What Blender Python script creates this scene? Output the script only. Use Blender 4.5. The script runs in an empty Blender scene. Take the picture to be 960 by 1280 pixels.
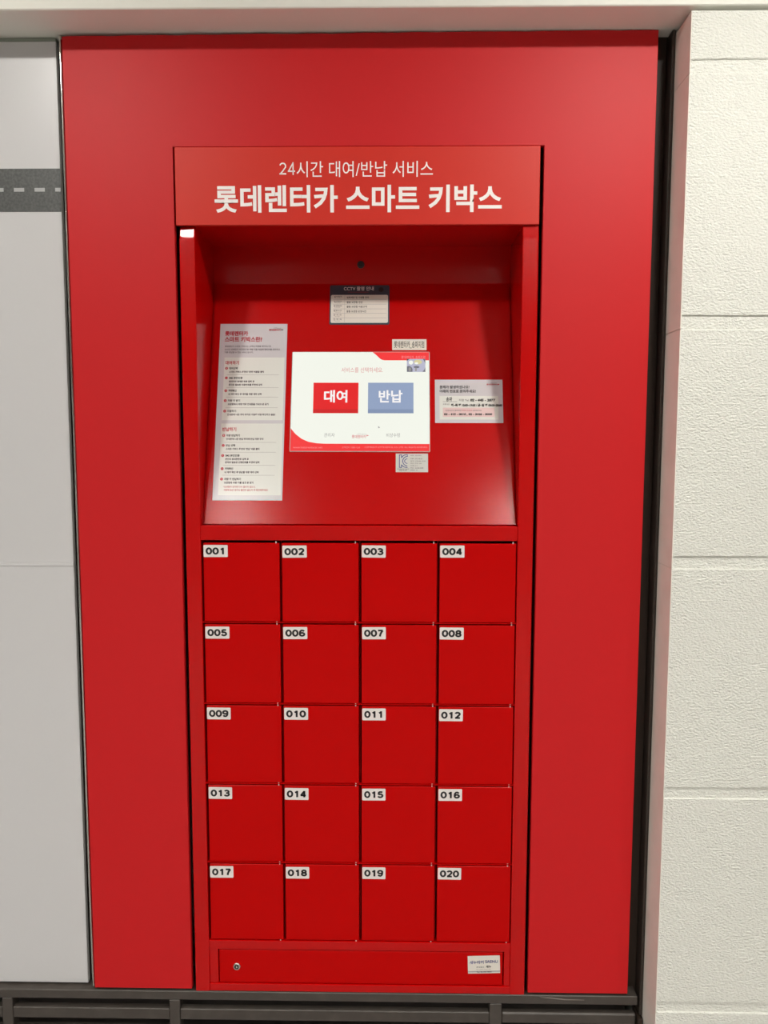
import bpy, bmesh, math, random
from mathutils import Vector, Matrix, noise

random.seed(7)
S = bpy.context.scene
COL = S.collection
ZC = 1.5                      # eye height; heights below are written relative to it

# ------------------------------------------------------------------ camera
def cam_matrix(pitch, yaw, roll, loc):
    fw = Vector((-math.sin(yaw) * math.cos(pitch), math.cos(yaw) * math.cos(pitch), -math.sin(pitch)))
    rt = fw.cross(Vector((0, 0, 1))).normalized()
    up = rt.cross(fw)
    r2 = rt * math.cos(roll) + up * math.sin(roll)
    u2 = r2.cross(fw)
    m = Matrix((r2, u2, -fw)).transposed().to_4x4()
    m.translation = loc
    return m
cd = bpy.data.cameras.new('camera')
cam = bpy.data.objects.new('camera', cd)
COL.objects.link(cam)
cd.sensor_fit = 'VERTICAL'
cd.sensor_height = 36.0
cd.lens = 961.0 / 1280.0 * 36.0
cd.clip_start = 0.02
cam.matrix_world = cam_matrix(math.radians(5.253), math.radians(0.842), math.radians(0.085), (0, -1.72, ZC))
S.camera = cam

# ------------------------------------------------------------------ world, exposure
w = bpy.data.worlds.new('world'); S.world = w
w.use_nodes = True
w.node_tree.nodes['Background'].inputs[0].default_value = (0.9, 0.95, 1.0, 1)
w.node_tree.nodes['Background'].inputs[1].default_value = 0.0
S.view_settings.view_transform = 'Standard'
S.view_settings.look = 'None'
S.view_settings.exposure = 0.0
S.view_settings.gamma = 1.0
S.view_settings.use_curve_mapping = False
LAMP = 430.0                  # emission of the downlight diffusers (right front lamp; the others relative to it)

# ------------------------------------------------------------------ materials
def mat(name, col, rough=0.5, metal=0.0, spec=0.5, coat=0.0, coat_rough=0.1, bump=None, vary=None, emit=None):
    m = bpy.data.materials.new(name); m.use_nodes = True
    nt = m.node_tree; b = nt.nodes['Principled BSDF']
    b.inputs['Base Color'].default_value = (*col, 1)
    b.inputs['Roughness'].default_value = rough
    b.inputs['Metallic'].default_value = metal
    b.inputs['Specular IOR Level'].default_value = spec
    b.inputs['Coat Weight'].default_value = coat
    b.inputs['Coat Roughness'].default_value = coat_rough
    if emit:
        b.inputs['Emission Color'].default_value = (*emit[0], 1)
        b.inputs['Emission Strength'].default_value = emit[1]
    tc = None
    if bump or vary:
        tc = nt.nodes.new('ShaderNodeNewGeometry')
    if vary:                                    # (scale, second colour, low, high)
        n = nt.nodes.new('ShaderNodeTexNoise'); n.inputs['Scale'].default_value = vary[0]
        n.inputs['Detail'].default_value = 4
        nt.links.new(tc.outputs['Position'], n.inputs['Vector'])
        r = nt.nodes.new('ShaderNodeMapRange')
        r.inputs['From Min'].default_value = vary[2]; r.inputs['From Max'].default_value = vary[3]
        nt.links.new(n.outputs['Fac'], r.inputs['Value'])
        x = nt.nodes.new('ShaderNodeMix'); x.data_type = 'RGBA'
        x.inputs['A'].default_value = (*col, 1); x.inputs['B'].default_value = (*vary[1], 1)
        nt.links.new(r.outputs['Result'], x.inputs['Factor'])
        nt.links.new(x.outputs['Result'], b.inputs['Base Color'])
    if bump:                                    # list of (scale, strength, distance, stretch)
        prev = None
        for sc, st, di, stretch in bump:
            mp = nt.nodes.new('ShaderNodeMapping'); mp.inputs['Scale'].default_value = stretch
            nt.links.new(tc.outputs['Position'], mp.inputs['Vector'])
            n = nt.nodes.new('ShaderNodeTexNoise'); n.inputs['Scale'].default_value = sc
            n.inputs['Detail'].default_value = 3
            nt.links.new(mp.outputs['Vector'], n.inputs['Vector'])
            u = nt.nodes.new('ShaderNodeBump')
            u.inputs['Strength'].default_value = st; u.inputs['Distance'].default_value = di
            nt.links.new(n.outputs['Fac'], u.inputs['Height'])
            if prev: nt.links.new(prev.outputs['Normal'], u.inputs['Normal'])
            prev = u
        nt.links.new(prev.outputs['Normal'], b.inputs['Normal'])
    return m
ONE = (1, 1, 1)
M = dict(
    stucco=mat('white_stucco', (0.80, 0.80, 0.735), 0.75, spec=0.3, bump=[(200, 0.85, 0.006, (0.8, 1, 1.3)), (34, 0.5, 0.005, ONE)]),
    reveal=mat('cream_plaster', (0.84, 0.81, 0.74), 0.7, spec=0.3, bump=[(60, 0.15, 0.002, ONE)], vary=(14, (0.78, 0.74, 0.67), 0.45, 0.75)),
    lintel=mat('ivory_paint', (0.80, 0.79, 0.72), 0.6, spec=0.3),
    red_panel=mat('red_laminate', (0.56, 0.003, 0.006), 0.54, spec=0.40, bump=[(900, 0.04, 0.0005, ONE)]),
    red_header=mat('red_header_film', (0.60, 0.020, 0.008), 0.48, spec=0.4),
    red_paint=mat('red_powder_coat', (0.50, 0.0002, 0.0003), 0.34, spec=0.10, bump=[(260, 0.05, 0.0006, ONE)]),
    red_gloss=mat('red_gloss_coat', (0.50, 0.0004, 0.0006), 0.18, spec=0.32, bump=[(38, 0.10, 0.0012, (1, 1, 0.6)), (300, 0.05, 0.0005, ONE)]),
    red_inside=mat('red_coat_sheet', (0.46, 0.0006, 0.0008), 0.20, spec=0.2),
    white_board=mat('white_print_film', (0.61, 0.60, 0.605), 0.32, spec=0.45),
    asphalt=mat('grey_road_print', (0.060, 0.062, 0.060), 0.45, vary=(180, (0.12, 0.122, 0.118), 0.35, 0.8)),
    dash=mat('pale_dash_print', (0.42, 0.42, 0.42), 0.45),
    chrome=mat('polished_steel', (0.62, 0.60, 0.55), 0.12, metal=1.0, bump=[(9, 0.25, 0.01, ONE)]),
    bronze=mat('dark_bronze_paint', (0.034, 0.023, 0.017), 0.5, spec=0.2),
    grille=mat('dark_grey_steel', (0.056, 0.046, 0.039), 0.45, spec=0.5, vary=(25, (0.078, 0.066, 0.056), 0.45, 0.8)),
    channel=mat('green_grey_glass_edge', (0.22, 0.24, 0.20), 0.35),
    post=mat('bronze_post_paint', (0.040, 0.030, 0.024), 0.4, spec=0.4),
    streak=mat('pale_streak', (0.22, 0.19, 0.17), 0.6),
    zinc=mat('zinc_plating', (0.62, 0.50, 0.47), 0.45),
    black=mat('black_plastic', (0.012, 0.010, 0.010), 0.35),
    steel=mat('bare_steel', (0.75, 0.70, 0.64), 0.25, metal=1.0),
    white_text=mat('white_lettering', (0.92, 0.87, 0.85), 0.5),
    plate=mat('number_sticker', (0.80, 0.745, 0.72), 0.5),
    ink=mat('black_ink', (0.008, 0.006, 0.007), 0.5),
    grey_ink=mat('grey_ink', (0.10, 0.08, 0.09), 0.5),
    sheet=mat('grey_laminated_paper', (0.60, 0.575, 0.60), 0.22),
    sheet_box=mat('pale_laminated_paper', (0.72, 0.725, 0.68), 0.22),
    rule=mat('grey_rule', (0.40, 0.38, 0.38), 0.4),
    red_ink=mat('red_ink', (0.50, 0.012, 0.03), 0.4),
    pink=mat('pink_print', (0.72, 0.52, 0.51), 0.3),
    navy=mat('slate_navy_print', (0.035, 0.050, 0.070), 0.3),
    cream=mat('cream_sticker', (0.76, 0.71, 0.64), 0.4),
    silver=mat('silver_sticker', (0.60, 0.59, 0.55), 0.35),
    blue_ink=mat('blue_ink', (0.02, 0.035, 0.22), 0.4),
    floor=mat('grey_floor_tile', (0.30, 0.29, 0.28), 0.45, vary=(5, (0.26, 0.25, 0.24), 0.4, 0.7)),
    ceiling=mat('white_ceiling_paint', (0.75, 0.75, 0.72), 0.8, spec=0.2),
    room=mat('pale_room_paint', (0.32, 0.31, 0.30), 0.7, spec=0.2),
    lamp=mat('lamp_diffuser', (0.8, 0.8, 0.8), 0.5, emit=((1.0, 0.98, 0.92), LAMP)),
    lamp_dim=mat('lamp_diffuser_dim', (0.8, 0.8, 0.8), 0.5, emit=((1.0, 0.98, 0.92), LAMP * 0.65)),
    lamp_room=mat('lamp_diffuser_room', (0.8, 0.8, 0.8), 0.5, emit=((1.0, 0.98, 0.92), LAMP * 1.75)),
    lamp_ring=mat('lamp_ring', (0.8, 0.8, 0.8), 0.4),
)
def screen_mat(name, col, k=1.0):
    return mat(name, (0.01, 0.01, 0.01), 0.25, spec=0.4, emit=(col, k))
M.update(
    scr_white=screen_mat('display_white', (0.90, 0.92, 0.83), 0.98),
    scr_red=screen_mat('display_red', (0.95, 0.032, 0.035), 0.95),
    scr_button=screen_mat('display_button_red', (0.80, 0.006, 0.010), 0.95),
    scr_button2=screen_mat('display_button_red_lower', (0.68, 0.006, 0.010), 0.9),
    scr_blue=screen_mat('display_button_blue', (0.29, 0.37, 0.55), 0.95),
    scr_blue2=screen_mat('display_button_blue_lower', (0.23, 0.30, 0.46), 0.95),
    scr_letter=screen_mat('display_letter_white', (0.95, 0.92, 0.92), 0.95),
    scr_pale=screen_mat('display_pale_red', (0.95, 0.30, 0.30), 0.95),
    scr_pink=screen_mat('display_pink_letter', (0.72, 0.26, 0.26), 0.95),
    scr_grey=screen_mat('display_grey_letter', (0.33, 0.31, 0.30), 0.95),
    scr_dark=screen_mat('display_dark', (0.05, 0.05, 0.06), 0.9),
    scr_lilac=screen_mat('display_lilac', (0.52, 0.52, 0.66), 0.9),
    scr_yellow=screen_mat('display_yellow', (0.75, 0.68, 0.36), 0.9),
    scr_mid=screen_mat('display_mid', (0.18, 0.18, 0.22), 0.9),
)

# ------------------------------------------------------------------ helpers
def link(name, me, m=None, parent=None, loc=(0, 0, 0), rot=(0, 0, 0)):
    o = bpy.data.objects.new(name, me); COL.objects.link(o)
    if m is not None and me is not None and not me.materials: me.materials.append(m)
    o.parent = parent; o.location = loc; o.rotation_euler = rot
    return o
def tag(o, label=None, cat=None, group=None, kind=None):
    if label: o['label'] = label
    if cat: o['category'] = cat
    if group: o['group'] = group
    if kind: o['kind'] = kind
    return o
def from_bm(bm, name, smooth=False):
    bmesh.ops.recalc_face_normals(bm, faces=bm.faces)
    me = bpy.data.meshes.new(name); bm.to_mesh(me); bm.free()
    if smooth:
        for p in me.polygons: p.use_smooth = True
    return me
def box_mesh(name, dx, dy, dz, bevel=0.0, seg=1):
    bm = bmesh.new()
    bmesh.ops.create_cube(bm, size=1.0)
    bmesh.ops.scale(bm, vec=(dx, dy, dz), verts=bm.verts)
    if bevel:
        bmesh.ops.bevel(bm, geom=list(bm.edges), offset=bevel, segments=seg, profile=0.5, affect='EDGES')
    return from_bm(bm, name)
def wbox(name, x0, x1, y0, y1, z0, z1, m, parent=None, bevel=0.0, seg=1):
    """box between limits (heights relative to eye height); parent roots are never rotated here"""
    c = Vector(((x0 + x1) / 2, (y0 + y1) / 2, (z0 + z1) / 2 + ZC))
    if parent is not None: c = c - Vector(parent.location)
    return link(name, box_mesh(name, x1 - x0, y1 - y0, z1 - z0, bevel, seg), m, parent, c)
def prism(name, pts, z0, z1, m, parent=None, loc=(0, 0, 0), rot=(0, 0, 0), bevel=0.0):
    """outline in the local XY plane, given thickness along local Z"""
    bm = bmesh.new()
    f = bm.faces.new([bm.verts.new((x, y, z0)) for x, y in pts])
    r = bmesh.ops.extrude_face_region(bm, geom=[f])
    for v in r['geom']:
        if isinstance(v, bmesh.types.BMVert): v.co.z = z1
    if bevel:
        es = [e for e in bm.edges if abs(e.verts[0].co.z - z1) < 1e-7 and abs(e.verts[1].co.z - z1) < 1e-7]
        bmesh.ops.bevel(bm, geom=es, offset=bevel, segments=1, affect='EDGES')
    return link(name, from_bm(bm, name), m, parent, loc, rot)
def rrect(x0, x1, y0, y1, r, n=5):
    out = []
    for cx, cy, a0 in ((x1 - r, y1 - r, 0), (x0 + r, y1 - r, 90), (x0 + r, y0 + r, 180), (x1 - r, y0 + r, 270)):
        for k in range(n + 1):
            a = math.radians(a0 + 90 * k / n); out.append((cx + r * math.cos(a), cy + r * math.sin(a)))
    return out
def rect(x0, x1, y0, y1): return [(x0, y0), (x1, y0), (x1, y1), (x0, y1)]
def circle(cx, cy, r, n=20): return [(cx + r * math.cos(2 * math.pi * k / n), cy + r * math.sin(2 * math.pi * k / n)) for k in range(n)]
def lathe(name, prof, m, parent=None, loc=(0, 0, 0), rot=(0, 0, 0), n=24, caps=True):
    """profile of (radius, z) turned about local Z"""
    bm = bmesh.new(); rings = []
    for r, z in prof:
        rings.append([bm.verts.new((r * math.cos(2 * math.pi * k / n), r * math.sin(2 * math.pi * k / n), z)) for k in range(n)])
    for a, b in zip(rings, rings[1:]):
        for k in range(n): bm.faces.new((a[k], a[(k + 1) % n], b[(k + 1) % n], b[k]))
    if caps:
        bm.faces.new(rings[0]); bm.faces.new(rings[-1])
    else:
        for k in range(n): bm.faces.new((rings[-1][k], rings[-1][(k + 1) % n], rings[0][(k + 1) % n], rings[0][k]))
    return link(name, from_bm(bm, name), m, parent, loc, rot)
_glyphs = {}
def text_mesh(body, bold=0.0, res=3):
    c = bpy.data.curves.new('lettering', 'FONT'); c.body = body; c.size = 1.0
    c.offset = bold; c.resolution_u = res; c.fill_mode = 'FRONT'
    o = bpy.data.objects.new('lettering', c)
    me = bpy.data.meshes.new_from_object(o)
    bpy.data.objects.remove(o); bpy.data.curves.remove(c)
    return me
def lettering(body, x0, x1, y0, y1, z, m, parent, name='lettering', bold=0.0, keep=False, shear=0.0):
    """print the words into a rectangle of the parent's local XY plane; several lines may be joined with lists"""
    me = text_mesh(body, bold)
    xs = [v.co.x for v in me.vertices]; ys = [v.co.y for v in me.vertices]
    ax, bx, ay, by = min(xs), max(xs), min(ys), max(ys)
    sx = (x1 - x0) / (bx - ax); sy = (y1 - y0) / (by - ay)
    if keep: sx = sy
    for v in me.vertices:
        h = (v.co.y - ay) * sy
        v.co = Vector((x0 + (v.co.x - ax) * sx + shear * h, y0 + h, z))
    me.materials.clear(); me.materials.append(m)
    return link(name, me, None, parent)
def join_print(name, pieces, parent):
    """merge the strokes of one printed mark into one part"""
    bm = bmesh.new()
    for o in pieces: bm.from_mesh(o.data)
    me = bpy.data.meshes.new(name); bm.to_mesh(me); bm.free()
    me.materials.append(pieces[0].data.materials[0])
    for o in pieces:
        d = o.data; bpy.data.objects.remove(o); bpy.data.meshes.remove(d)
    return link(name, me, None, parent)
def keep_print(name, pieces, parent): pass
def arc(cx, cy, rx, ry, a0, a1, n=14):
    return [(cx + rx * math.cos(math.radians(a0 + (a1 - a0) * k / n)), cy + ry * math.sin(math.radians(a0 + (a1 - a0) * k / n))) for k in range(n + 1)]
# heavy grotesque figures as bent strokes in a 0.78 x 1 box, centre lines inset by half a stroke
SW = 0.265
DIG = {
    '0': [arc(0.39, 0.5, 0.30, 0.415, 0, 360, 28)],
    '1': [[(0.47, 0.0), (0.47, 1.0)], [(0.49, 0.93), (0.36, 0.80), (0.18, 0.72)]],
    '2': [arc(0.39, 0.69, 0.28, 0.225, 165, -40, 14) + [(0.36, 0.27), (0.14, 0.085)], [(0.06, 0.085), (0.72, 0.085)]],
    '3': [arc(0.37, 0.71, 0.26, 0.205, 160, -80, 14), arc(0.37, 0.31, 0.30, 0.225, 85, -165, 16), [(0.27, 0.52), (0.42, 0.52)]],
    '4': [[(0.54, 0.0), (0.54, 1.0)], [(0.53, 0.93), (0.10, 0.30)], [(0.03, 0.29), (0.74, 0.29)]],
    '5': [[(0.68, 0.915), (0.22, 0.915)], [(0.22, 0.97), (0.15, 0.48)], arc(0.38, 0.33, 0.30, 0.245, 140, -160, 18)],
    '6': [arc(0.40, 0.31, 0.29, 0.225, 0, 360, 22), [(0.115, 0.30), (0.12, 0.55), (0.17, 0.75), (0.28, 0.88), (0.42, 0.915), (0.55, 0.88), (0.66, 0.76)]],
    '7': [[(0.06, 0.915), (0.70, 0.915)], [(0.69, 0.90), (0.48, 0.60), (0.36, 0.30), (0.32, 0.0)]],
    '8': [arc(0.39, 0.72, 0.25, 0.195, 0, 360, 20), arc(0.39, 0.30, 0.29, 0.215, 0, 360, 22)],
    '9': [arc(0.38, 0.69, 0.29, 0.225, 0, 360, 22), [(0.665, 0.70), (0.66, 0.45), (0.61, 0.25), (0.50, 0.12), (0.36, 0.085), (0.23, 0.12), (0.12, 0.24)]],
}
def number_mesh(txt, width=0.0440, height=0.0152, sw=SW, gap=0.10):
    bm = bmesh.new()
    total = len(txt) * 0.78 + (len(txt) - 1) * gap; kx, kz = width / total, height
    for i, ch in enumerate(txt):
        for q in DIG[ch]:
            closed = len(q) > 5 and math.hypot(q[0][0] - q[-1][0], q[0][1] - q[-1][1]) < 1e-6
            q = [Vector((x, y)) for x, y in (q[:-1] if closed else q)]
            m_ = len(q); a, b = [], []
            for k, v in enumerate(q):
                d = (q[(k + 1) % m_] - q[k - 1]) if closed else (q[min(k + 1, m_ - 1)] - q[max(k - 1, 0)])
                d.normalize(); nn = Vector((-d.y, d.x)) * sw / 2
                for lst, sg in ((a, 1), (b, -1)):
                    w_ = v + sg * nn
                    lst.append(bm.verts.new(((w_.x + i * (0.78 + gap) - total / 2) * kx, 0, (w_.y - 0.5) * kz)))
            for k in range(m_ if closed else m_ - 1):
                bm.faces.new((a[k], a[(k + 1) % m_], b[(k + 1) % m_], b[k]))
    return from_bm(bm, 'number')
def empty(name, loc, rot=(0, 0, 0)):
    o = bpy.data.objects.new(name, None); COL.objects.link(o); o.empty_display_size = 0.05
    o.location = loc; o.rotation_euler = rot
    return o

# ------------------------------------------------------------------ the setting
SOFFIT = 0.869; CEIL = 1.25; FLOOR = -ZC
XL, XR, YB = -4.0, 4.0, -6.2
tag(wbox('floor', XL, XR, YB, 0.5, FLOOR - 0.1, FLOOR, M['floor']), 'grey tiled floor below the kiosk', 'floor', kind='structure')
tag(wbox('ceiling', XL, XR, YB, 0.5, CEIL, CEIL + 0.1, M['ceiling']), 'white painted ceiling with downlights', 'ceiling', kind='structure')
tag(wbox('wall_left', XL - 0.1, XL, YB, 0.5, FLOOR, CEIL, M['room']), 'pale side wall beside the graphic panel', 'wall', kind='structure')
tag(wbox('wall_side', XR, XR + 0.1, YB, 0.5, FLOOR, CEIL, M['room']), 'pale side wall beyond the block wall', 'wall', kind='structure')
tag(wbox('wall_rear', XL, XR, YB - 0.1, YB, FLOOR, CEIL, M['room']), 'pale wall facing the kiosk across the room', 'wall', kind='structure')
tag(wbox('wall_back', XL, XR, 0.5, 0.6, FLOOR, CEIL, M['room']), 'pale wall hidden behind the kiosk', 'wall', kind='structure')
tag(wbox('wall_upper', XL, XR, -0.0885, 0.5, SOFFIT, CEIL, M['lintel'], bevel=0.002), 'smooth ivory lintel with a soffit above the red panel', 'wall', kind='structure')

# right wall: painted blocks with recessed joints
wr = empty('wall_right', (0.593, 0.1, 0))
tag(wr, 'white textured block wall with horizontal recessed joints', 'wall', kind='structure')
JO = [(0.7673, 0.7412), (0.2598, 0.2321), (-0.2443, -0.2702), (-0.7565, -0.7802), (-1.260, -1.2831)]
wbox('joint_backing', 0.5935, XR, -0.0818, 0.45, FLOOR, 0.862, M['stucco'], wr)
def block(x0, x1, z0, z1, first):
    bm = bmesh.new()
    nx = 10; pts = []
    a = 0.0018
    verts = {}
    for j, (z, dy) in enumerate(((z0, a), (z0 + a, 0), (z1 - a, 0), (z1, a))):
        for i in range(nx + 1):
            x = x0 + (x1 - x0) * i / nx
            if j in (0, 3):
                zz = z + 0.0016 * noise.noise(Vector((x * 23, z * 7, 1.3)))
            else:
                zz = z + 0.0016 * noise.noise(Vector((x * 23, (z0 if j == 1 else z1) * 7, 1.3)))
            verts[j, i] = bm.verts.new((x, -0.085 + dy, zz + ZC))
    back = [[bm.verts.new((x0 + (x1 - x0) * i / nx, -0.0808, z + ZC)) for i in range(nx + 1)] for z in (z0, z1)]
    for j in range(3):
        for i in range(nx): bm.faces.new((verts[j, i], verts[j, i + 1], verts[j + 1, i + 1], verts[j + 1, i]))
    for i in range(nx):
        bm.faces.new((back[0][i], back[0][i + 1], verts[0, i + 1], verts[0, i]))
        bm.faces.new((verts[3, i], verts[3, i + 1], back[1][i + 1], back[1][i]))
    for i in (0, nx):
        bm.faces.new((back[0][i], verts[0, i], verts[1, i], verts[2, i], verts[3, i], back[1][i]))
    bmesh.ops.translate(bm, verts=bm.verts, vec=-Vector(wr.location))
    link('block', from_bm(bm, 'block'), M['stucco'], wr)
tops = [0.861] + [b for a, b in JO]
bots = [a for a, b in JO] + [FLOOR]
for k, (t, b) in enumerate(zip(tops, bots)):
    for x0, x1 in ((0.5935, 1.49), (1.49, 2.39), (2.39, XR)):
        block(x0, x1, b, t, k == 0)
# smooth return of the wall, split at the joints like the face
for k, (t, b) in enumerate(zip(tops, bots)):
    b2 = b - (0.0255 if k < 5 else 0)
    wbox('reveal_face', 0.5915, 0.5937, -0.0843, 0.02, b2 + 0.0006, t - 0.0003, M['reveal'], wr)

# dark metal frame on the right of the red panel
t2 = empty('trim_2', (0.575, 0.03, ZC + FLOOR)); tag(t2, 'dark bronze metal door frame beside the red panel', 'frame', kind='structure')
wbox('frame_back', 0.53, 0.5915, 0.034, 0.060, -1.36, SOFFIT, M['bronze'], t2)
wbox('post', 0.5835, 0.5913, 0.000, 0.040, -1.36, SOFFIT - 0.001, M['post'], t2, bevel=0.003, seg=3)

# slim polished strip between white board and red panel
t1 = empty('trim_1', (-0.7225, 0.02, ZC - 1.31)); tag(t1, 'polished metal strip in a dark gap beside the white board', 'trim', kind='structure')
wbox('gap_backing', -0.76, -0.69, 0.036, 0.050, -1.31, SOFFIT, M['bronze'], t1)
def strip():
    bm = bmesh.new(); rows = []
    for k in range(41):
        z = -1.308 + (0.866 + 1.308) * k / 40
        c = -0.7232 + 0.0014 * noise.noise(Vector((0.3, 0.2, z * 2.2)))
        row = []
        for i in range(9):
            a = math.pi * i / 8
            row.append(bm.verts.new((c - 0.0062 * math.cos(a) + 0.7225, 0.030 - 0.024 * math.sin(a) - 0.02, z + 1.31)))
        rows.append(row)
    for a, b in zip(rows, rows[1:]):
        for i in range(8): bm.faces.new((a[i], a[i + 1], b[i + 1], b[i]))
    return from_bm(bm, 'polished_strip', True)
link('polished_strip', strip(), M['chrome'], t1)
t3 = wbox('trim_3', XL, -0.7365, 0.018, 0.034, 0.8605, SOFFIT - 0.0005, M['channel'], bevel=0.002)
tag(t3, 'grey green glass channel above the white board', 'trim', kind='structure')

# ------------------------------------------------------------------ red surround panel
RX0, RX1, RZ0, RZ1 = -0.7165, 0.5540, -1.3047, 0.867
OX0, OX1, OZ = -0.4832, 0.3180, 0.6330
pts = [(RX0, RZ0), (OX0, RZ0), (OX0, OZ), (OX1, OZ), (OX1, RZ0), (RX1, RZ0)]
n = 46
for k in range(n + 1):
    x = RX1 + (RX0 - RX1) * k / n
    base = RZ1 - 0.0055 * (k / n) ** 1.2
    pts.append((x, base + (0.0016 * noise.noise(Vector((x * 19, 3.1, 0.2))) if 0 < k < n else 0)))
sp = prism('surround_panel', pts, -0.014, 0.0, M['red_panel'], None, (0, 0, ZC), (math.pi / 2, 0, 0), bevel=0.0008)
tag(sp, 'large satin red panel framing the key box kiosk on three sides', 'panel')

# ------------------------------------------------------------------ white board with the road print
gb = empty('graphic_board', (-1.3, 0.018, ZC - 1.306)); tag(gb, 'white printed wall board with grey road stripe beside red panel', 'board')
def gprism(name, pts, z0, z1, m, par=gb, bevel=0.0):
    return prism(name, [(x + 1.3, y + 1.306) for x, y in pts], z0, z1, m, par, (0, 0, 0), (math.pi / 2, 0, 0) if par is gb else (0, 0, 0), bevel)
BL = -3.2
gprism('upper_sheet', [(BL, -0.2784), (-0.7385, -0.2784), (-0.7370, 0.8600), (BL, 0.8600)], -0.012, 0.0, M['white_board'], bevel=0.0006)
gprism('lower_sheet', [(BL, -1.3010), (-0.7400, -1.3060), (-0.7385, -0.2870), (BL, -0.2870)], -0.012, 0.0, M['white_board'], bevel=0.0006)
gprism('seam_strip', rect(BL, -0.7388, -0.2870, -0.2784), -0.012, 0.0011, M['white_board'], bevel=0.0007)
rs = gprism('road_stripe', rect(BL, -0.7372, 0.5030, 0.5947), 0.0002, 0.0007, M['asphalt'])
for k in range(26):
    x0 = -0.7496 - 0.0457 * k
    gprism('lane_dash', rect(x0, min(x0 + 0.0228, -0.7373), 0.5459, 0.5537), 0.0008, 0.0011, M['dash'], rs)

# ------------------------------------------------------------------ base grille
vg = empty('vent_grille', (-0.2, 0.0, 0.0)); tag(vg, 'dark grey steel ventilation grille along the base', 'grille')
GX0, GX1 = -2.4, 0.5780
wbox('back_plate', GX0, GX1, 0.09, 0.10, FLOOR, -1.3340, M['grille'], vg)
wbox('top_ledge', GX0, GX1, -0.0010, 0.09, -1.3330, -1.3105, M['grille'], vg, bevel=0.0015)
mull = [(-2.0700, -2.0440), (-1.6950, -1.6690), (-1.3200, -1.2940), (-0.9424, -0.9171), (-0.5380, -0.5129), (0.2282, 0.2567)]
edges = [GX0] + [v for q in mull for v in q] + [GX1]
for i in range(0, len(edges), 2):                  # louvre bars of each bay between the mullions
    x0, x1 = edges[i], edges[i + 1]
    if x0 > 0.2: x1 = 0.5765
    for z0, z1 in ((-1.3845, -1.3570), (-1.4370, -1.4095), (-1.4895, -1.4620)):
        wbox('bar', x0 + 0.0004, x1 - 0.0004, 0.0005, 0.018, z0, z1, M['grille'], vg, bevel=0.003 if x0 > 0.2 else 0.0015)
for a, b in mull:
    wbox('mullion', a, b, -0.0010, 0.030, FLOOR + 0.002, -1.3335, M['grille'], vg, bevel=0.0015)
prism('streak', [(0.345, -1.3135), (0.375, -1.3155), (0.408, -1.3190), (0.452, -1.3200), (0.452, -1.3212), (0.405, -1.3212), (0.372, -1.3178), (0.350, -1.3150)],
      0.0011, 0.0013, M['streak'], vg, (0.2, 0, ZC), (math.pi / 2, 0, 0))  # thin pale streak laid on the front of the ledge
wbox('end_post', 0.5785, 0.5905, -0.0100, 0.040, FLOOR + 0.002, -1.3610, M['bronze'], vg, bevel=0.004, seg=3)

# ------------------------------------------------------------------ the key box kiosk
KX0, KX1 = -0.4740, 0.3100
IX0, IX1 = -0.4400, 0.2752
KB = -1.3095; HB = 0.4668
K = empty('key_box_kiosk', (-0.082, 0.15, ZC + KB))
tag(K, 'tall red metal key box kiosk with sloping control panel and twenty numbered lockers', 'kiosk')
P, G = M['red_paint'], M['red_gloss']
def stile(x0, x1, bend, top, twist):
    """folded sheet upright; the last few centimetres under the header lean back a little"""
    bm = bmesh.new(); rings = []
    zs = [KB, KB + 0.3, -0.6, 0.0, HB - top - 0.05] + [HB - 0.0004 - top * (1 - k / 24) for k in range(25)]
    b = 0.0022
    for z in zs:
        t = max(0.0, (z - (HB - top)) / top)
        r_ = min(t / 0.3, 1.0)                       # the lean builds up over the first third, then holds
        yf = top * math.tan(math.radians(bend)) * (t * t / 0.6 if t < 0.3 else t - 0.15)
        tw = lambda x: r_ * twist * (x1 - x)
        rings.append([bm.verts.new((x - K.location.x, y + (tw(x) if y < 0.04 else 0) - K.location.y, z + ZC - K.location.z)) for x, y in (
            (x0, 0.05), (x0, b + yf), (x0 + b * 0.3, b * 0.3 + yf), (x0 + b, yf), (x0 + b + 0.001, yf), (x1 - b - 0.001, yf), (x1 - b, yf), (x1 - b * 0.3, b * 0.3 + yf), (x1, b + yf), (x1, 0.05))])
    for p, q in zip(rings, rings[1:]):
        for k in range(10): bm.faces.new((p[k], p[(k + 1) % 10], q[(k + 1) % 10], q[k]))
    bm.faces.new(rings[0]); bm.faces.new(rings[-1])
    me = from_bm(bm, 'stile')
    return link('stile', me, G, K)
stile(KX0, IX0, 11.5, 0.030, math.tan(math.radians(5)))
stile(IX1, KX1, 6, 0.030, 0.0)
wbox('middle_rail', IX0, IX1, 0.0005, 0.05, -0.2235, -0.1899, G, K, bevel=0.0015, seg=2)
wbox('side_sheet', KX0, KX0 + 0.002, 0.05, 0.42, KB, 0.6305, P, K)
wbox('side_sheet', KX1 - 0.002, KX1, 0.05, 0.42, KB, 0.6305, P, K)
wbox('back_sheet', KX0, KX1, 0.42, 0.422, KB, 0.6305, P, K)
wbox('top_sheet', KX0, KX1, 0.004, 0.42, 0.6285, 0.6305, P, K)

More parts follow.
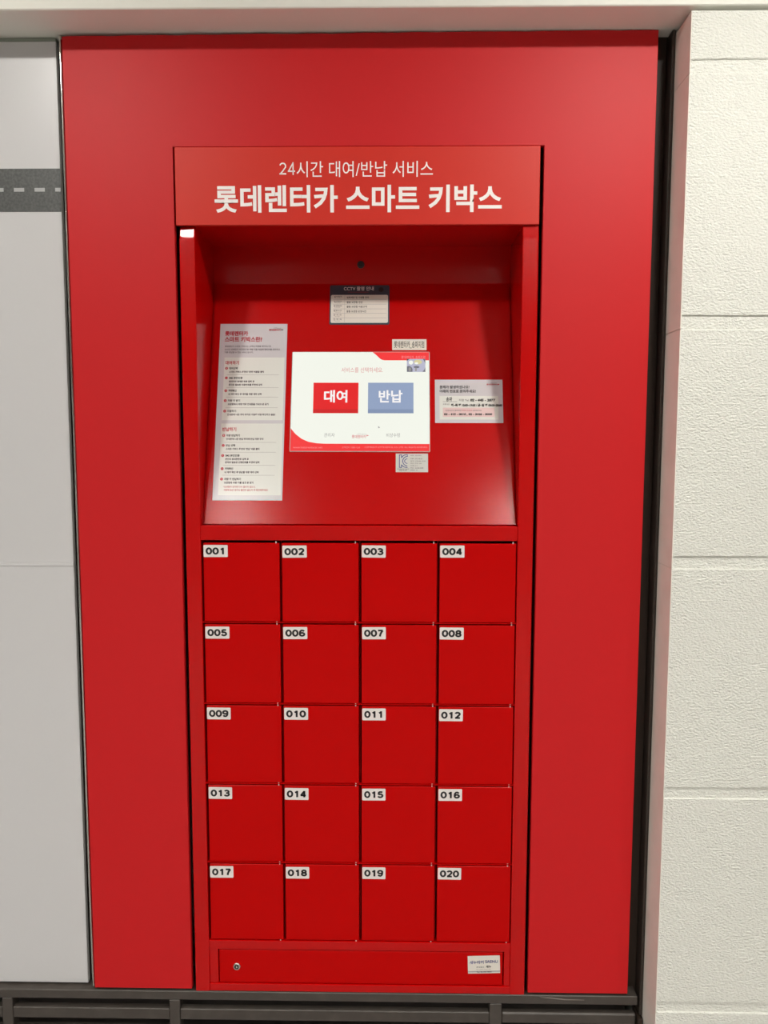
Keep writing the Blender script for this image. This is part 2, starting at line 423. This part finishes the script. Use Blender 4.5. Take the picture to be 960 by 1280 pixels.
# header board with its lettering
hd = wbox('header_board', -0.4788, 0.3092, -0.0045, 0.003, 0.4672, 0.6311, M['red_header'], K, bevel=0.0012)
def front_text(body, x0, x1, z0, z1, y, m, part, bold, name='lettering'):
    """letters standing on a vertical front face, as a child of part"""
    me = text_mesh(body, bold, 4)
    xs = [v.co.x for v in me.vertices]; ys = [v.co.y for v in me.vertices]
    ax, bx, ay, by = min(xs), max(xs), min(ys), max(ys)
    wl = Vector(part.location) + (Vector(part.parent.location) if part.parent else Vector())
    for v in me.vertices:
        v.co = Vector((x0 + (v.co.x - ax) / (bx - ax) * (x1 - x0), y, ZC + z0 + (v.co.y - ay) / (by - ay) * (z1 - z0))) - wl
    me.materials.clear()
    return link(name, me, m, part)
front_text('시간 대여/반납 서비스', -0.2150, 0.0788, 0.5672, 0.6003, -0.0049, M['white_text'], hd, 0.001)
front_text('롯데렌터카 스마트 키박스', -0.3934, 0.2278, 0.4932, 0.5508, -0.0049, M['white_text'], hd, 0.025)

link('lettering', number_mesh('24', 0.0362, 0.0265, 0.11, 0.08), M['white_text'], hd,
     Vector((-0.2352, -0.0049, 0.5853 + ZC)) - Vector(K.location) - Vector(hd.location))

# niche
NY = 0.18; PT = 0.379; PBY, PB = 0.020, -0.1885
inside = M['red_inside']
wbox('niche_ceiling', IX0, IX1, 0.003, NY, HB, HB + 0.003, inside, K)
nb = wbox('niche_back', IX0, IX1, NY, NY + 0.003, PT - 0.01, HB + 0.003, inside, K)
wbox('niche_side', IX0 - 0.003, IX0, 0.05, NY + 0.002, -0.22, HB, inside, K)
wbox('niche_side', IX1, IX1 + 0.003, 0.05, NY + 0.002, -0.22, HB, inside, K)
wbox('sill', IX0, IX1, 0.05, 0.07, -0.20, -0.192, inside, K)
lens = lathe('camera_lens', [(0.0088, 0), (0.0088, 0.0022), (0.0076, 0.003), (0.0066, 0.003), (0.0058, 0.0012)], M['black'], K,
             Vector((-0.0848, NY, 0.4239 + ZC)) - Vector(K.location), (math.pi / 2, 0, 0))
PA = math.atan2(PT - PB, NY - PBY)                 # slope of the control panel
PL = math.hypot(PT - PB, NY - PBY)
P0 = Vector((0, PBY, PB + ZC))
cp = prism('control_panel', rect(IX0 + 0.001, IX1 - 0.001, 0, PL), -0.003, 0.0, inside, K, P0 - Vector(K.location), (PA, 0, 0))
prism('panel_flange', rect(IX0 + 0.001, IX1 - 0.001, 0.0, 0.0032), 0.0001, 0.0018, inside, cp)
for x in (IX0 + 0.004, IX1 - 0.0055):              # folded edges of the panel along the niche sides
    prism('panel_edge', rect(x, x + 0.0015, 0.004, PL - 0.002), 0.0001, 0.0030, inside, cp)

# touch screen set into the control panel: local XY of the panel
SX0, SX1, SY0, SY1 = -0.2443, 0.0788, 0.1716, 0.4138
ts = prism('touch_screen', rrect(SX0 - 0.0014, SX1 + 0.0014, SY0 - 0.0014, SY1 + 0.0014, 0.002, 2), 0.0002, 0.0022, M['silver'], K,
           P0 - Vector(K.location), (PA, 0, 0), bevel=0.0008)
def sx(s): return SX0 + s * (SX1 - SX0)
def sy(t): return SY0 + t * (SY1 - SY0)
def spoly(name, pts, z, m): return prism(name, [(sx(a), sy(b)) for a, b in pts], z, z + 0.0001, m, ts)
def srect(name, a, b, c, d, z, m): return spoly(name, rect(a, b, c, d), z, m)
def stext(body, a, b, c, d, m, bold=0.0, z=0.00300): return lettering(body, sx(a), sx(b), sy(c), sy(d), z, m, ts, bold=bold)
srect('display', 0, 1, 0, 1, 0.00225, M['scr_white'])
spoly('banner', [(0.587, 1), (0.618, 0.965), (0.64, 0.935), (0.655, 0.922), (0.675, 0.916), (1, 0.916), (1, 1)], 0.0024, M['scr_red'])
spoly('swoosh', [(0, 0), (1, 0), (1, 0.0715), (0.25, 0.073), (0.19, 0.077), (0.13, 0.092), (0.08, 0.122), (0.035, 0.17), (0, 0.226)], 0.0024, M['scr_red'])
srect('rental_button', 0.158, 0.486, 0.377, 0.686, 0.0025, M['scr_button'])
srect('button_foot', 0.158, 0.486, 0.377, 0.417, 0.0027, M['scr_button2'])
srect('return_button', 0.556, 0.886, 0.377, 0.686, 0.0025, M['scr_blue'])
srect('button_foot', 0.556, 0.886, 0.377, 0.417, 0.0027, M['scr_blue2'])
stext('대여', 0.236, 0.406, 0.484, 0.610, M['scr_letter'], 0.030)
stext('반납', 0.634, 0.806, 0.484, 0.610, M['scr_letter'], 0.026)
stext('서비스를 선택하세요.', 0.36, 0.664, 0.790, 0.842, M['scr_pink'], 0.0)
stext('관리자', 0.242, 0.318, 0.138, 0.178, M['scr_grey'])
stext('비상수령', 0.691, 0.787, 0.138, 0.178, M['scr_grey'])
stext('롯데렌터카', 0.442, 0.545, 0.126, 0.160, M['scr_pink'], 0.02)
spoly('logo_arrow', [(0.548, 0.162), (0.548, 0.146), (0.566, 0.154)], 0.0029, M['scr_pink'])
stext('LOTTE rent-a-car', 0.482, 0.548, 0.164, 0.174, M['scr_grey'])
stext('롯데렌터카_송파지점', 0.797, 0.972, 0.930, 0.962, M['scr_pale'], 0.0)
stext('www.lotterentacar.net', 0.022, 0.232, 0.026, 0.046, M['scr_pale'])
stext('고객센터 1588-1230', 0.372, 0.502, 0.026, 0.046, M['scr_pale'])
stext('COPYRIGHT LOTTE RENTAL CO., LTD. ALL RIGHTS RESERVED.', 0.535, 0.985, 0.028, 0.046, M['scr_pale'])
spoly('pointer', [(0.632, 0.25), (0.632, 0.225), (0.637, 0.231), (0.645, 0.231)], 0.0028, M['scr_grey'])
# live picture in the corner of the display
cv = srect('camera_view', 0.838, 0.973, 0.797, 0.930, 0.0026, M['scr_lilac'])
def vpoly(pts, m, z=0.0028):
    spoly('view_patch', [(0.838 + 0.135 * a, 0.797 + 0.133 * b) for a, b in pts], z, M[m])
def oval(cx, cy, rx, ry): return [(cx + rx * math.cos(k * math.pi / 8), cy + ry * math.sin(k * math.pi / 8)) for k in range(16)]
vpoly([(0, 0), (0.30, 0), (0.31, 0.22), (0.24, 0.38), (0.12, 0.46), (0, 0.42)], 'scr_mid')
vpoly(oval(0.16, 0.20, 0.07, 0.15), 'scr_grey', 0.00295)
vpoly(oval(0.22, 0.72, 0.12, 0.16), 'scr_white', 0.00282)
vpoly(oval(0.60, 0.76, 0.22, 0.18), 'scr_yellow', 0.00284)
vpoly(oval(0.52, 0.66, 0.10, 0.08), 'scr_white', 0.00290)
vpoly(oval(0.52, 0.37, 0.16, 0.09), 'scr_mid', 0.00288)
vpoly(oval(0.49, 0.18, 0.05, 0.14), 'scr_grey', 0.00292)
vpoly([(0, 0.80), (0.06, 0.92), (0.14, 1), (0, 1)], 'scr_dark')
vpoly([(0.84, 0), (1, 0), (1, 0.36), (0.94, 0.16)], 'scr_mid')
vpoly([(0.95, 0.80), (1, 0.62), (1, 1), (0.86, 1)], 'scr_mid')

# locker bay: back, dividers, shelf edges, twenty doors
ZT, ZB2 = -0.2235, -1.1812
ROW = [-0.2245, -0.4126, -0.6035, -0.7945, -0.9872, -1.1812]
CX = [-0.4388, -0.2600, -0.0803, 0.0968, 0.2750]
wbox('locker_back', IX0, IX1, 0.30, 0.303, ZB2, ZT, M['red_paint'], K)
for x in CX[1:4]: wbox('divider', x - 0.0008, x + 0.0008, 0.016, 0.30, ZB2, ZT, P, K)
for z in ROW[1:5]:
    wbox('shelf_edge', IX0, IX1, 0.0010, 0.30, z - 0.0009, z + 0.0009, P, K)
DW, DH = 0.1728, 0.1836
door_me = box_mesh('locker_door', DW, 0.018, DH, 0.0010)
plate_me = None
def plate_mesh():
    bm = bmesh.new()
    o = rrect(-0.0275, 0.0275, -0.0140, 0.0140, 0.0018, 2)
    f = bm.faces.new([bm.verts.new((x, 0, z)) for x, z in o])
    r = bmesh.ops.extrude_face_region(bm, geom=[f])
    for v in r['geom']:
        if isinstance(v, bmesh.types.BMVert): v.co.y = -0.0004
    return from_bm(bm, 'number_plate')
plate_me = plate_mesh()
def pin_mesh():
    bm = bmesh.new()
    bmesh.ops.create_cone(bm, cap_ends=True, segments=10, radius1=0.0015, radius2=0.0015, depth=0.0085)
    return from_bm(bm, 'hinge_pin')
pin_me = pin_mesh()
num = 0
for r in range(5):
    for c in range(4):
        num += 1
        gap_t = 0.0052 if r == 0 else 0.0046
        zt = ROW[r] - gap_t; zb = ROW[r + 1] + 0.0022
        xl = CX[c] + 0.0038 + random.uniform(-.0004, .0004); xr = CX[c + 1] - 0.0022
        cx, cz = (xl + xr) / 2, (zt + zb) / 2
        d = link('locker_door', door_me, P, K, Vector((cx, 0.0015 + 0.009 + random.uniform(-0.0003, 0.0003), cz + ZC)) - Vector(K.location))
        d.scale = ((xr - xl) / DW, 1, (zt - zb) / DH)
        d.rotation_euler = (0, random.uniform(-0.0012, 0.0012), 0)
        px = -DW / 2 + 0.0008 + 0.0275 + random.uniform(0, 0.0008)
        pz = DH / 2 - 0.0045 - 0.0140 + random.uniform(-0.001, 0.0005)
        pl = link('number_plate', plate_me, M['plate'], d, (px, -0.0091, pz), (0, random.uniform(-0.012, 0.012), 0))
        me = number_mesh('%03d' % num)
        link('number', me, M['ink'], d, (px, -0.0097, pz), pl.rotation_euler)
        for dz in (DH / 2, -DH / 2):
            link('hinge_pin', pin_me, M['zinc'], d, (DW / 2 - 0.0075, -0.0072, dz))

# base with the service drawer
wbox('lower_rail', IX0, IX1, 0.0005, 0.05, -1.2035, ZB2 - 0.0004, G, K, bevel=0.0015, seg=2)
wbox('bottom_rail', IX0, IX1, 0.0005, 0.05, KB, -1.2905, G, K, bevel=0.0015, seg=2)
for x0, x1 in ((IX0, -0.4190), (0.2605, IX1)):
    wbox('base_cheek', x0, x1, 0.0030, 0.05, -1.2905, -1.2035, G, K, bevel=0.0012)
sd = wbox('service_drawer', -0.4165, 0.2580, 0.0022, 0.030, -1.2885, -1.2060, P, K, bevel=0.0012)
lathe('lock_ring', [(0.0001, 0), (0.0088, 0), (0.0088, 0.0030), (0.0076, 0.0044), (0.0058, 0.0044), (0.0054, 0.0030), (0.0001, 0.0030)], M['steel'], sd,
      Vector((-0.3745, 0.0022, -1.2466 + ZC)) - Vector(K.location) - Vector(sd.location), (math.pi / 2, 0, 0))
lathe('lock_barrel', [(0.0001, 0.0031), (0.0050, 0.0031), (0.0050, 0.0036), (0.0032, 0.0042), (0.0001, 0.0042)], M['black'], sd,
      Vector((-0.3745, 0.0022, -1.2466 + ZC)) - Vector(K.location) - Vector(sd.location), (math.pi / 2, 0, 0))
wbox('key_slot', -0.3757, -0.3733, -0.0022, -0.0019, -1.2492, -1.2440, M['steel'], None).name = 'key_slot'
ks = bpy.data.objects['key_slot']; wl = ks.location.copy()
ks.parent = sd; ks.location = wl - Vector(K.location) - Vector(sd.location)

# ------------------------------------------------------------------ sheets stuck to the control panel
def panel_thing(name, u, v, label, cat):
    """an Empty on the sloping panel; its local XY plane lies in the panel's surface"""
    o = empty(name, P0 + Vector((u, v * math.cos(PA), v * math.sin(PA))), (PA, 0, 0))
    return tag(o, label, cat)
class Layout:
    """page layout: maps a page grid with the given corners onto a width x height sheet centred on u, bottom at 0"""
    def __init__(s, root, W, H, xl0, xr0, yt, xl1, xr1, yb):
        s.r, s.W, s.H = root, W, H
        s.c = (xl0, xr0, yt, xl1, xr1, yb)
    def p(s, x, y):
        xl0, xr0, yt, xl1, xr1, yb = s.c
        k = (y - yt) / (yb - yt)
        l = xl0 + (xl1 - xl0) * k; r = xr0 + (xr1 - xr0) * k
        return ((x - l) / (r - l) - 0.5) * s.W, (1 - k) * s.H
    def text(s, body, x0, x1, y0, y1, m, bold=0.0, name='lettering', z=0.0012, shear=0.0):
        a, b = s.p(x0, y1); c, d = s.p(x1, y1); e, f = s.p(x0, y0)
        return lettering(body, a, c, b, f, z, M[m], s.r, name, bold, shear=shear)
    def rect(s, name, x0, x1, y0, y1, m, z=0.0007, th=0.0002, rad=0.0):
        a, b = s.p(x0, y1); c, d = s.p(x1, y1); e, f = s.p((x0), y0)
        o = rrect(a, c, b, f, rad, 4) if rad else rect(a, c, b, f)
        return prism(name, o, z, z + th, M[m], s.r)
    def dot(s, x, y, r, m, z=0.0010):
        a, b = s.p(x, y); return prism('disc', circle(a, b, r, 14), z, z + 0.0001, M[m], s.r)

# instruction sheet
W, H = 0.1607, 0.4315
it = panel_thing('instruction_sheet', -0.3398, 0.0548, 'tall laminated instruction sheet with red headings beside the screen', 'notice')
prism('paper', rect(-W / 2, W / 2, 0, H), 0.0001, 0.0006, M['sheet'], it)
L = Layout(it, W, H, 105, 557, 58, 60, 527, 1230)
L.rect('text_box', 118, 528, 289, 710, 'sheet_box')
L.rect('text_box', 98, 518, 732, 1197, 'sheet_box')
red = [L.text('롯데렌터카', 136, 292, 108, 141, 'red_ink', 0.03), L.text('스마트 키박스란?', 134, 386, 147, 183, 'red_ink', 0.03),
       L.text('대여하기', 140, 231, 312, 338, 'red_ink', 0.025), L.text('반납하기', 123, 216, 757, 784, 'red_ink', 0.025),
       L.text('*보관함이 닫히면 다시 열리지 않으니,', 133, 348, 1137, 1151, 'red_ink', 0.01), L.text('차량에 놓은 짐이나 물건이 없는지 꼭 확인해주세요!', 136, 432, 1157, 1171, 'red_ink', 0.01),
       L.text('롯데렌터카', 432, 512, 94, 107, 'red_ink', 0.03)]
blk = [L.text('롯데렌터카 스마트 키박스는 고객님 차량을 예약하시면', 135, 447, 207, 219, 'grey_ink', 0.01),
       L.text('24시간 언제든지 비대면으로 차량 키를 픽업해 렌터카를 대여하고', 134, 508, 228, 241, 'grey_ink', 0.01),
       L.text('키를 반납할 수 있는 서비스입니다.', 133, 328, 248, 260, 'grey_ink', 0.01),
       L.text('LOTTE rent-a-car', 465, 512, 84, 91, 'grey_ink', 0.01)]
heads = [(165, 222, 363, '대여선택'), (164, 256, 428, 'SMS 본인인증'), (161, 216, 514, '계약확인'), (158, 240, 580, '차량 키 받기'), (155, 214, 650, '이용하기'),
         (150, 241, 811, '차량 반납하기'), (147, 209, 876, '반납 선택'), (144, 240, 942, 'SMS 본인인증'), (141, 197, 1027, '계약확인'), (138, 250, 1094, '차량 키 반납하기')]
body = [(165, 400, 387, "스마트 키박스 화면의 '대여' 버튼을 클릭"), (164, 336, 452, '예약자의 휴대폰 번호 입력 후'), (163, 388, 474, '문자로 발송된 인증번호를 화면에 입력'),
        (161, 384, 537, '내 계약 확인 후 대여할 차량 계약 선택'), (158, 432, 604, '보관함에서 차량 키와 안내문을 꺼내고 문 닫기'), (155, 478, 673, '안내문에 나온 주차 위치로 이동해 차량 확인하고 출발!'),
        (149, 400, 834, '안내문에 나온 반납 위치에 반납 차량 주차'), (147, 373, 899, "스마트 키박스 화면의 '반납' 버튼 클릭"), (144, 302, 965, '본인의 휴대폰번호 입력 후'), (143, 373, 986, '문자로 발송된 인증번호를 화면에 입력'),
        (140, 368, 1050, '내 계약 확인 후 반납할 차량 계약 선택'), (138, 334, 1117, '보관함에 차량 키를 넣고 문 닫기')]
ink = [L.text(t, a, b, y - 8, y + 8, 'ink', 0.025) for a, b, y, t in heads]
blk += [L.text(t, a, b, y - 7, y + 7, 'grey_ink', 0.035) for a, b, y, t in body]
nums = []
for k, (a, b, y, t) in enumerate(heads):
    red.append(L.dot(a - 17, y, 0.0034, 'red_ink'))
    nums.append(L.text(str(k % 5 + 1), a - 19, a - 15, y - 5, y + 5, 'white_text', 0.0, z=0.0013))
rules = [L.rect('rule', l, l + 352, y - 1, y + 1, 'rule', 0.0010, 0.0001) for l, y in ((150, 407), (148, 493), (145, 557), (142, 627), (133, 856), (131, 920), (128, 1005), (124, 1069))]
ax, ay = L.p(516, 93); bx, by = L.p(516, 106); cx, cy = L.p(532, 99.5)
blk.append(prism('logo_arrow', [(ax, ay), (bx, by), (cx, cy)], 0.0010, 0.0011, M['grey_ink'], it))
keep_print('red_print', red, it); keep_print('grey_print', blk, it); keep_print('bold_print', ink, it); keep_print('bullet_numbers', nums, it); keep_print('rules', rules, it)

# cctv notice
W, H = 0.1440, 0.1015
it = panel_thing('cctv_notice', -0.0873, 0.4842, 'dark blue camera notice with white table above the screen', 'notice')
prism('card', rrect(-W / 2, W / 2, 0, H, 0.004), 0.0001, 0.0006, M['navy'], it)
L = Layout(it, W, H, 105, 840, 150, 110, 835, 655)
L.rect('table_field', 125, 818, 276, 632, 'cream', rad=0.0035)
L.text('CCTV 촬영 안내', 278, 645, 168, 221, 'white_text', 0.012)
L.text('이 곳은 CCTV가 설치되어 있습니다', 330, 580, 234, 250, 'red_ink', 0.0, name='subtitle')
rules = [L.rect('rule', 150, 800, y - 2, y + 2, 'rule', 0.0010, 0.0001) for y in (335, 395, 455, 512, 570)] + [L.rect('rule', 291, 294, 285, 625, 'rule', 0.0010, 0.0001)]
keep_print('rules', rules, it)
a = [L.text(t, 158, 255, y - 14, y + 8, 'grey_ink', 0.01) for t, y in (('설치목적', 302), ('설치장소', 362), ('촬영범위', 420), ('촬영시간', 480), ('관 리 자', 535), ('연 락 처', 592))]
a += [L.text(t, 170, 240, y + 12, y + 20, 'grey_ink', 0.0) for t, y in (('Purpose', 302), ('Place', 362), ('Range', 420), ('Time', 480), ('Manager', 535), ('Contact', 592))]
keep_print('grey_print', a, it)
a = [L.text(t, 316, b, y - 13, y + 15, 'ink', 0.015) for t, b, y in (('범죄예방 및 시설물 관리', 585, 308), ('물품 보관함 전면', 508, 370), ('물품 보관함 이용고객', 562, 426), ('물품 보관함 운영시간', 555, 486))]
keep_print('bold_print', a, it)
L.dot(735, 208, 0.0062, 'black')  # plain dark disc to the right of the title

# contact notice
W, H = 0.1586, 0.1057
it = panel_thing('contact_notice', 0.1717, 0.2403, 'white help card with handwritten phone numbers beside the screen', 'notice')
prism('card', rect(-W / 2, W / 2, 0, H), 0.0001, 0.0006, M['sheet'], it)
L = Layout(it, W, H, 122, 865, 125, 122, 872, 602)
L.rect('text_box', 172, 822, 306, 566, 'sheet_box')
L.rect('pink_box', 208, 776, 436, 536, 'pink', 0.0010, 0.0001)
a = [L.text('문제가 발생하셨나요?', 174, 502, 190, 225, 'ink', 0.015, z=0.0014), L.text('아래의 번호로 문의주세요!', 174, 572, 236, 272, 'ink', 0.015, z=0.0014)]
keep_print('heading', a, it)
a = [L.text('지점 Tel.', 384, 498, 340, 366, 'grey_ink', 0.0, z=0.0014), L.text('운영시간', 208, 280, 390, 405, 'grey_ink', 0.0, z=0.0014),
     L.rect('rule', 208, 365, 369, 372, 'grey_ink', 0.0012, 0.0001), L.text('*운영시간이 종료되면', 230, 410, 459, 475, 'grey_ink', 0.0, z=0.0014), L.text('연락해주세요', 538, 635, 459, 475, 'grey_ink', 0.0, z=0.0014),
     L.text('LOTTE rent-a-car', 736, 804, 154, 166, 'grey_ink', 0.0, z=0.0014)]
keep_print('grey_print', a, it)
a = [L.text('아래 번호로', 418, 530, 459, 475, 'red_ink', 0.0, z=0.0014), L.text('롯데렌터카', 690, 806, 170, 188, 'red_ink', 0.02, z=0.0014)]
ax, ay = L.p(812, 168); bx, by = L.p(812, 188); cx, cy = L.p(834, 178)
a.append(prism('logo_arrow', [(ax, ay), (bx, by), (cx, cy)], 0.0012, 0.0013, M['red_ink'], it))
keep_print('red_print', a, it)
a = [L.text('송파', 242, 308, 318, 366, 'ink', 0.02, z=0.0015, shear=0.1), L.text('02 - 445 - 2877', 508, 784, 338, 368, 'ink', 0.05, z=0.0015, shear=0.1),
     L.text('월~목 평 10:00~19:00 / 금~일 평 08:00~20:00', 296, 858, 392, 424, 'ink', 0.05, z=0.0015, shear=0.1),
     L.text('02 - 415 - 0010 , 02 - 3446 - 8000', 218, 748, 496, 524, 'ink', 0.05, z=0.0015, shear=0.1)]
keep_print('handwriting', a, it)

# branch label
W, H = 0.0815, 0.0272
it = panel_thing('branch_label', 0.0323, 0.4199, 'small pale label with tall narrow lettering above the screen', 'label')
prism('sticker', rrect(-W / 2, W / 2, 0, H, 0.0012), 0.0001, 0.0006, M['cream'], it)
lettering('롯데렌터카_송파지점', -W / 2 + 0.0045, W / 2 - 0.0055, 0.0045, 0.0225, 0.0009, M['ink'], it, bold=0.012)

# certification sticker
W, H = 0.0745, 0.0440
it = panel_thing('certification_sticker', 0.0381, 0.1224, 'silver certification sticker with blue mark under the screen', 'sticker')
prism('sticker', rect(-W / 2, W / 2, 0, H), 0.0001, 0.0006, M['silver'], it)
L = Layout(it, W, H, 95, 868, 92, 95, 868, 520)
def stroke(pts, wd, name='mark'):
    """a bent line of even width"""
    bm = bmesh.new()
    q = [Vector((*L.p(*p), 0.0009)) for p in pts]
    ls, rs_ = [], []
    for i, v in enumerate(q):
        d = (q[min(i + 1, len(q) - 1)] - q[max(i - 1, 0)]).normalized(); nn = Vector((-d.y, d.x, 0)) * wd / 2
        ls.append(bm.verts.new(v + nn)); rs_.append(bm.verts.new(v - nn))
    for i in range(len(q) - 1): bm.faces.new((ls[i], ls[i + 1], rs_[i + 1], rs_[i]))
    return link(name, from_bm(bm, name), M['blue_ink'], it)
def cbow(r_x, r_y, a0=93, a1=267): return [(378 + r_x * math.cos(math.radians(t)), 268 - r_y * math.sin(math.radians(t))) for t in [a0 + (a1 - a0) * k / 14 for k in range(15)]]
SWD = 0.0017
a = [stroke([(232, 190), (235, 126)], SWD), stroke([(243, 126), (174, 126)], SWD), stroke([(182, 120), (182, 418)], SWD), stroke([(174, 412), (243, 412)], SWD), stroke([(235, 412), (232, 348)], SWD),
     stroke([(232, 190), (262, 152), (305, 128), (378, 122), (378, 156), (350, 160)], SWD), stroke([(232, 348), (262, 384), (305, 408), (378, 414)], SWD),
     stroke(cbow(116, 110), SWD), stroke(cbow(72, 54), SWD * 0.9)]
join_print('certification_mark', a, it)
for t, x0, x1, y in (('R-REM-SNU-KBOX', 135, 415, 450), ('KBOX-20', 180, 360, 482), ('상호', 445, 525, 138), ('새누라커', 555, 705, 140), ('모델명', 445, 525, 212), ('SNU-KB-20', 555, 728, 214), ('정격', 445, 525, 266), ('AC220V 60Hz 1.5A 20W', 555, 815, 268),
                     ('제조국', 445, 530, 318), ('한국 / 새누', 555, 720, 320), ('지점', 445, 530, 373), ('20 대', 555, 610, 374), ('반납', 445, 525, 424), ('02-000-0000', 555, 755, 428), ('SAENU', 445, 550, 475), ('#', 585, 610, 476)):
    L.text(t, x0, x1, y - 13, y + 13, 'grey_ink', 0.01)

# maker sticker on the service drawer
W, H = 0.0762, 0.0442
it = empty('maker_sticker', (0.2141, 0.0020, ZC - 1.2580), (math.pi / 2, 0, 0))
it.rotation_euler = (math.pi / 2, -0.035, 0)
tag(it, 'small white maker sticker with blue lettering on the service drawer', 'sticker')
prism('sticker', rect(-W / 2, W / 2, 0, H), 0.0001, 0.0006, M['cream'], it)
L = Layout(it, W, H, 205, 755, 210, 212, 768, 515)
L.rect('grey_band', 214, 766, 472, 492, 'rule', 0.0007, 0.0001)
a = [L.text('새누라커', 240, 480, 288, 348, 'blue_ink', 0.015), L.text('SAENU', 508, 722, 284, 336, 'blue_ink', 0.01)]
keep_print('blue_print', a, it)
a = [L.text('주식회사', 355, 492, 392, 416, 'grey_ink', 0.02), L.text('http://www.saenu.co.kr', 355, 610, 436, 448, 'grey_ink'), L.text('Tel. 02-000-0000', 360, 620, 478, 498, 'ink', 0.02)]
keep_print('grey_print', a[:2], it)
L.text('새누', 520, 612, 372, 420, 'ink', 0.03)

# ------------------------------------------------------------------ ceiling downlights
# (the two front lamps are the ones whose shadows show under the lintel and inside the niche)
def downlight(x, y, side, label, m):
    o = empty('downlight_%s_offscreen' % side, (x, y, ZC + CEIL)); tag(o, label, 'light', 'recessed ceiling downlights')
    lathe('ring', [(0.098, 0.0), (0.098, -0.004), (0.090, -0.008), (0.080, -0.008), (0.078, -0.002), (0.078, 0.0)], M['lamp_ring'], o, n=32, caps=False)
    lathe('diffuser_%s_offscreen' % side, [(0.0775, -0.001), (0.0775, -0.004), (0.001, -0.004)], M[m], o, n=32)
downlight(0.77, -1.0, 'right', 'bright recessed ceiling downlight in front of the block wall', 'lamp')
downlight(-1.02, -1.0, 'left', 'dimmer recessed ceiling downlight in front of the white board', 'lamp_dim')
def can_light(x, y, side):
    """surface mounted can: the diffuser sits up inside a short black-lined tube, added to shade the niche top"""
    o = empty('can_light_%s_offscreen' % side, (x, y, ZC + CEIL)); tag(o, 'unseen ceiling can light with black baffle added to shade the niche', 'light', 'can lights out in the room')
    lathe('added_baffle', [(0.0800, -0.001), (0.0800, -0.047), (0.0835, -0.047), (0.0870, -0.044), (0.0870, -0.001)], M['black'], o, n=32, caps=False)  # tube added to cut the lamp's low rays toward the niche top
    lathe('can_diffuser_%s_offscreen' % side, [(0.0795, -0.002), (0.0795, -0.007), (0.001, -0.007)], M['lamp_room'], o, n=32)
for x, column in ((-2.81, 'outer_left'), (-1.02, 'left'), (0.77, 'right'), (2.56, 'outer_right')):
    for y, row in ((-2.8, 'middle'), (-4.6, 'rear')):
        can_light(x, y, row + '_' + column)
